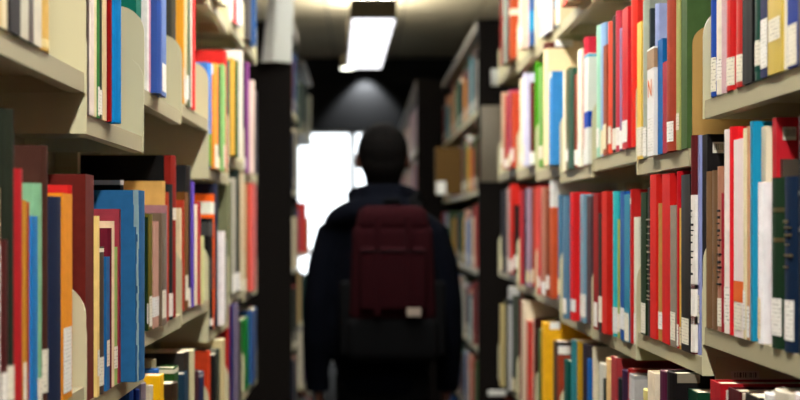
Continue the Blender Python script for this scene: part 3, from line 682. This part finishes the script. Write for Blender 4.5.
far_book(7.45, 0.06, OZ[2], 0.30, '#e8cc98', 'cream book below the coral one in the open-backed bookcase', 0.37)
far_book(7.55, 0.05, OZ[2], 0.28, '#35504c', 'dark green book beside the cream one in the open-backed bookcase', 0.34)
far_book(7.45, 0.07, OZ[3], 0.31, '#f4ecd4', 'ivory book on the low shelf of the open-backed bookcase', 0.36)
far_book(7.53, 0.06, OZ[3], 0.25, '#3a3058', 'dark purple book beside the ivory one in the open-backed bookcase', 0.35)

# signs and cards on the dark end panels
def plate(name, x0, x1, y0, y1, Y, mat, label, cat, th=0.012):
    a = px(x0, y1, Y); b = px(x1, y0, Y)
    o = MB().box(a[0], b[0], Y - th, Y, a[2], b[2]).build(name, mat); bevel(o, 0.002, 1)
    return tag(o, label, cat)
plate('end_panel_sign', 480.5, 512, 106, 182, 5.56, M['taupe'], 'plain taupe sign on the dark end panel', 'sign')
plate('end_panel_card', 491, 503, 69, 86, 5.56, M['sign'], 'small pale card on the dark end panel above the taupe sign', 'card')
plate('shelf_card', 488, 506, 390, 395.5, 5.56, M['signw'], 'narrow cream card low on the dark end panel', 'card')
# tall two-faced sign
sg = empty('range_sign', (0, 5.6, 0)); tag(sg, 'tall folded range sign, grey and white, high on the dark end panel', 'sign')
zb, zt = px(0, 61.5, 5.48)[2], px(0, -32, 5.48)[2]
def slab(xb0, xb1, xt0, xt1, yb0, yb1, mat, name):
    mb = MB(); th = 0.006
    for (x, z, yy) in ((xb0, zb, yb0), (xb1, zb, yb1), (xt1, zt, yb1), (xt0, zt, yb0)): mb.v.append((x, yy - 5.6, z))
    for (x, z, yy) in ((xb0, zb, yb0), (xb1, zb, yb1), (xt1, zt, yb1), (xt0, zt, yb0)): mb.v.append((x, yy - 5.6 + th, z))
    mb.f = [(0, 1, 2, 3), (4, 7, 6, 5), (0, 4, 5, 1), (1, 5, 6, 2), (2, 6, 7, 3), (3, 7, 4, 0)]
    mb.build(name, mat, sg)
X_ = lambda x: (x - VX) * 5.48 / F
slab(X_(273), X_(291), X_(278), X_(294), 5.47, 5.52, M['sign'], 'grey_face')
slab(X_(261.5), X_(273), X_(271), X_(278), 5.49, 5.47, M['signw'], 'white_face')
MB().box(X_(266), X_(291), -0.05, -0.001, zb + 0.08, zb + 0.10).build('mounting_arm', M['lampbody'], sg)
# magazine file sticking out of the stack
mf = empty('magazine_file', (0.36, 6.6, ROWZ[1] + 0.0005)); tag(mf, 'tan cardboard magazine file jutting out of the stack by its white tag', 'box')
body = MB().box(0, 0.006, 0, 0.09, 0, 0.24).box(0.2, 0.206, 0, 0.09, 0, 0.24).box(0.006, 0.2, 0, 0.006, 0, 0.24).box(0.006, 0.2, 0.084, 0.09, 0, 0.24).box(0.006, 0.2, 0.006, 0.084, 0, 0.006)
body.build('case', M['tan'], mf)
MB().box(0.002, 0.05, -0.001, 0, 0.002, 0.065).build('tag', M['signw'], mf)

# ------------------------------------------------------------------ the walking person
PY, PX = 4.4, 0.060
def tube(mb, pts, n=14):
    """closed tapered tube through (x,y,z,rx[,ry]) stations"""
    base = len(mb.v); rings = []
    P = [Vector(p[:3]) for p in pts]
    for i, p in enumerate(pts):
        d = (P[min(i + 1, len(P) - 1)] - P[max(i - 1, 0)]).normalized()
        side = d.cross(Vector((0, 1, 0)))
        if side.length < 1e-3: side = Vector((1, 0, 0))
        side.normalize(); fwd = side.cross(d).normalized()
        rx = p[3]; ry = p[4] if len(p) > 4 else rx
        ring = []
        for k in range(n):
            a = 2 * math.pi * k / n
            ring.append(len(mb.v)); mb.v.append(tuple(P[i] + side * rx * math.cos(a) + fwd * ry * math.sin(a)))
        rings.append(ring)
    for a, b in zip(rings, rings[1:]):
        for k in range(n): mb.f.append((a[k], a[(k + 1) % n], b[(k + 1) % n], b[k]))
    mb.f.append(tuple(rings[0])[::-1]); mb.f.append(tuple(rings[-1]))
def ball(mb, c, r, nu=16, nv=10):
    base = len(mb.v)
    for j in range(nv + 1):
        th = math.pi * j / nv
        for i in range(nu):
            a = 2 * math.pi * i / nu
            mb.v.append((c[0] + r[0] * math.sin(th) * math.cos(a), c[1] + r[1] * math.sin(th) * math.sin(a), c[2] + r[2] * math.cos(th)))
    for j in range(nv):
        for i in range(nu):
            mb.f.append((base + j * nu + i, base + (j + 1) * nu + i, base + (j + 1) * nu + (i + 1) % nu, base + j * nu + (i + 1) % nu))
def build_of(v):
    u = min(max((v[2] - 1.455) / 0.075, 0), 1); u = u * u * (3 - 2 * u)
    return (v[0] * (0.85 + 0.15 * u), v[1], v[2] * 0.963)
def fuse(name, mb, voxel, mat, parent, smooth=3):
    mb.v = [build_of(v) for v in mb.v]
    me = bpy.data.meshes.new(name); me.from_pydata(mb.v, [], mb.f); me.update()
    bm = bmesh.new(); bm.from_mesh(me); bmesh.ops.remove_doubles(bm, verts=bm.verts, dist=1e-5); bmesh.ops.recalc_face_normals(bm, faces=bm.faces); bm.to_mesh(me); bm.free()
    t = bpy.data.objects.new('tmp', me); COL.objects.link(t)
    m = t.modifiers.new('r', 'REMESH'); m.mode = 'VOXEL'; m.voxel_size = voxel; m.use_smooth_shade = True
    s = t.modifiers.new('s', 'SMOOTH'); s.factor = 0.5; s.iterations = smooth
    dg = bpy.context.evaluated_depsgraph_get(); dg.update()
    out = bpy.data.meshes.new_from_object(t.evaluated_get(dg)); bpy.data.objects.remove(t); bpy.data.meshes.remove(me)
    out.name = name; out.materials.clear()
    for p in out.polygons: p.use_smooth = True
    return link(name, out, mat, parent)
M['skin'] = material('brown_skin', '#5a3624', 0.5, 0.4, 0.08, 30)
M['hair'] = material('black_hair', '#0a0807', 0.9, 0.05, 0.3, 150, 0.8, 160)
M['jacket'] = material('navy_jacket', '#070b15', 0.95, 0.04, 0.15, 25, 0.2, 60)
M['trouser'] = material('black_trousers', '#0c0c10', 0.9, 0.1, 0.1, 30)
M['shoe'] = material('black_shoes', '#141414', 0.6, 0.3)
M['pack'] = material('maroon_pack', '#2a0a11', 0.95, 0.05, 0.15, 30, 0.3, 120)
M['packg'] = material('charcoal_pack', '#101113', 0.95, 0.05, 0.12, 30, 0.3, 120)
M['patch'] = material('pale_patch', '#8f857c', 0.8, 0.1)
M['eye'] = material('eye_white', '#d8d4cc', 0.3, 0.5)

pr = empty('person', (PX, PY, 0)); tag(pr, 'person in dark hooded jacket walking away with a maroon backpack', 'person')
bd = MB()
# trunk, neck, head
tube(bd, [(0, 0, 0.86, .150, .105), (0, 0, 0.98, .150, .10), (0, 0, 1.10, .140, .09), (0, 0, 1.26, .160, .10), (0, 0, 1.38, .165, .095), (0, 0, 1.45, .10, .07), (0, 0.005, 1.49, .06, .058)], 18)
tube(bd, [(0, 0.0, 1.44, .060), (0, 0.012, 1.52, .056), (0, 0.02, 1.60, .055)])
ball(bd, (0, 0.012, 1.672), (.079, .098, .100)); ball(bd, (0, 0.040, 1.615), (.062, .066, .082))
ball(bd, (0, 0.118, 1.640), (.014, .020, .022)); ball(bd, (0, 0.098, 1.592), (.024, .012, .008)); ball(bd, (0, 0.088, 1.565), (.026, .022, .02))
for s in (-1, 1): ball(bd, (s * .083, 0.005, 1.648), (.010, .020, .033), 10, 8)
def arm(s): return [(s * .165, 0, 1.405), (s * .215, -.012, 1.31), (s * .245, -.022, 1.16), (s * .256, -.01, 1.05), (s * .258, .022, .90), (s * .256, .034, .835)]
ARMR = (.055, .052, .046, .042, .033, .029)
for s in (-1, 1):
    tube(bd, [p + (r,) for p, r in zip(arm(s), ARMR)])
    # palm, four fingers and thumb, lightly curled
    wx, wy = s * .256, .034
    tube(bd, [(wx, wy, .845, .020, .028), (wx, wy + .006, .80, .016, .040), (wx, wy + .008, .755, .014, .040)], 12)
    for k, (dy, ln) in enumerate(((.032, .074), (.011, .084), (-.010, .078), (-.030, .060))):
        tube(bd, [(wx, wy + .008 + dy, .765, .0098), (wx - s * .006, wy + .010 + dy, .757 - ln * .42, .0092), (wx - s * .018, wy + .011 + dy, .757 - ln * .75, .0085), (wx - s * .032, wy + .011 + dy, .757 - ln, .0075)], 8)
    tube(bd, [(wx - s * .006, wy + .034, .815, .013), (wx - s * .014, wy + .056, .785, .0115), (wx - s * .022, wy + .062, .752, .010), (wx - s * .028, wy + .060, .728, .008)], 8)
# legs in mid-stride
LEG = {-1: [(-.085, 0, .90), (-.092, .10, .70), (-.095, .16, .50), (-.095, .13, .30), (-.095, .12, .085)],
       1: [(.085, 0, .90), (.092, -.02, .70), (.095, -.03, .50), (.095, -.14, .30), (.095, -.235, .115)]}
for s in (-1, 1):
    tube(bd, [p + (r,) for p, r in zip(LEG[s], (.085, .075, .055, .05, .036))])
tube(bd, [(-.095, .085, .05, .03), (-.095, .16, .035, .032, .02), (-.1, .25, .022, .03, .014)]); tube(bd, [(.095, -.262, .09, .03), (.095, -.20, .05, .032, .022), (.1, -.12, .026, .03, .014)])
body = fuse('body', bd, 0.0062, M['skin'], pr, 2)
hb = MB()
ball(hb, (0, -0.004, 1.682), (.087, .102, .102)); ball(hb, (0, -0.035, 1.635), (.076, .062, .07)); tube(hb, [(0, -.02, 1.60, .064, .05), (0, -.018, 1.555, .056, .046)])
fuse('hair', hb, 0.006, M['hair'], pr, 2)
for s in (-1, 1):
    em = MB(); ball(em, (s * .031, .098, 1.662), (.012, .010, .009), 10, 8); em.v = [build_of(v) for v in em.v]; em.build('eye', M['eye'], pr)
jk = MB()
tube(jk, [(0, .0, .84, .165, .135), (0, .0, .93, .19, .138), (0, 0, 1.05, .215, .128), (0, 0, 1.20, .215, .135), (0, 0, 1.33, .205, .132), (0, 0, 1.40, .185, .118), (0, 0, 1.455, .125, .100), (0, .004, 1.50, .085, .082)], 22)
for s in (-1, 1):
    A = [(s * .14, 0, 1.41), (s * .20, -.006, 1.375), (s * .232, -.016, 1.28), (s * .256, -.024, 1.15), (s * .264, -.01, 1.02), (s * .264, .016, .93), (s * .260, .030, .865)]
    tube(jk, [p + (r,) for p, r in zip(A, (.070, .072, .066, .060, .056, .050, .046))], 16)
# hood lying on the shoulders
tube(jk, [(-.225, -.045, 1.425, .018, .03), (-.185, -.06, 1.445, .034, .05), (-.12, -.075, 1.462, .045, .065), (-.04, -.085, 1.478, .050, .07), (.04, -.085, 1.478, .050, .07), (.11, -.075, 1.458, .042, .06), (.165, -.06, 1.432, .026, .045)], 12)
tube(jk, [(-.085, .04, 1.51, .035), (-.092, -.02, 1.522, .036), (-.05, -.072, 1.53, .038), (.05, -.072, 1.53, .038), (.092, -.02, 1.522, .036), (.085, .04, 1.51, .035)], 10)
fuse('jacket', jk, 0.010, M['jacket'], pr, 3)
for s in (-1, 1):
    cf = MB(); tube(cf, [(s * .260, .030, .885, .048), (s * .260, .033, .842, .046)], 16); cf.v = [build_of(v) for v in cf.v]; cf.build('cuff', M['jacket'], pr)
tr = MB(); tube(tr, [(0, 0, .98, .165, .118), (0, 0, .90, .170, .125), (0, .0, .82, .165, .12)], 20)
for s in (-1, 1): tube(tr, [p + (r,) for p, r in zip(LEG[s], (.105, .096, .078, .070, .062))], 16)
fuse('trousers', tr, 0.011, M['trouser'], pr, 3)
for s, q in ((-1, [(-.095, .075, .055, .046, .05), (-.095, .15, .045, .048, .042), (-.10, .24, .035, .05, .033), (-.10, .29, .03, .036, .026)]),
             (1, [(.095, -.275, .105, .046, .05), (.095, -.21, .072, .048, .042), (.10, -.13, .044, .05, .034), (.10, -.075, .036, .036, .03)])):
    sh = MB(); tube(sh, q, 16); fuse('shoe', sh, 0.008, M['shoe'], pr, 2)

# backpack: a thing of its own, worn on the back
bp = empty('backpack', (PX + 0.028, PY - 0.145, 0.935)); bp.scale = (0.86, 1, 0.85); tag(bp, "maroon backpack with charcoal base on the walking person's back", 'backpack')
def rbox(name, x0, x1, y0, y1, z0, z1, mat, w, parent=bp, taper=1.0):
    o = MB().box(x0, x1, y0, y1, z0, z1).build(name, mat, parent)
    if taper != 1.0:
        for v in o.data.vertices:
            if v.co.z > (z0 + z1) / 2: v.co.x *= taper; v.co.y = y1 + (v.co.y - y1) * (0.5 + taper / 2)
    return bevel(o, w, 4)
rbox('main_body', -.165, .165, -.155, 0.0, .145, .52, M['pack'], .045, taper=.90)
rbox('lid', -.145, .145, -.150, 0.005, .485, .585, M['pack'], .042, taper=.85)
rbox('base', -.172, .172, -.160, 0.0, .0, .175, M['packg'], .045)
fp = rbox('front_pocket', -.125, .125, -.185, -.13, .19, .43, M['pack'], .024)
rbox('zip', -.118, .118, -.189, -.183, .412, .418, M['packg'], .001, fp)
rbox('brand_tag', .050, .102, -.190, -.184, .175, .207, M['patch'], .0015, fp)
for s in (-1, 1):
    a = sorted((s * .150, s * .196)); rbox('side_pocket', a[0], a[1], -.13, -.01, .02, .30, M['packg'], .02)
    a = sorted((s * .045, s * .068)); rbox('compression_strap', a[0], a[1], -.188, -.15, .18, .545, M['pack'], .003)
    st = MB(); tube(st, [(s * .085, .0, .56, .028, .006), (s * .09, .05, .605, .03, .008), (s * .10, .12, .622, .03, .008), (s * .105, .20, .60, .03, .008), (s * .105, .27, .53, .03, .008), (s * .12, .295, .40, .028, .007), (s * .15, .26, .25, .02, .006), (s * .19, .16, .16, .012, .005), (s * .17, .02, .10, .012, .005)], 10)
    so = st.build('shoulder_strap', M['packg'], bp)
    for p in so.data.polygons: p.use_smooth = True
hd = MB(); tube(hd, [(-.03, .0, .575, .009), (-.025, -.005, .605, .009), (.025, -.005, .605, .009), (.03, .0, .575, .009)], 8); hd.build('grab_handle', M['packg'], bp)
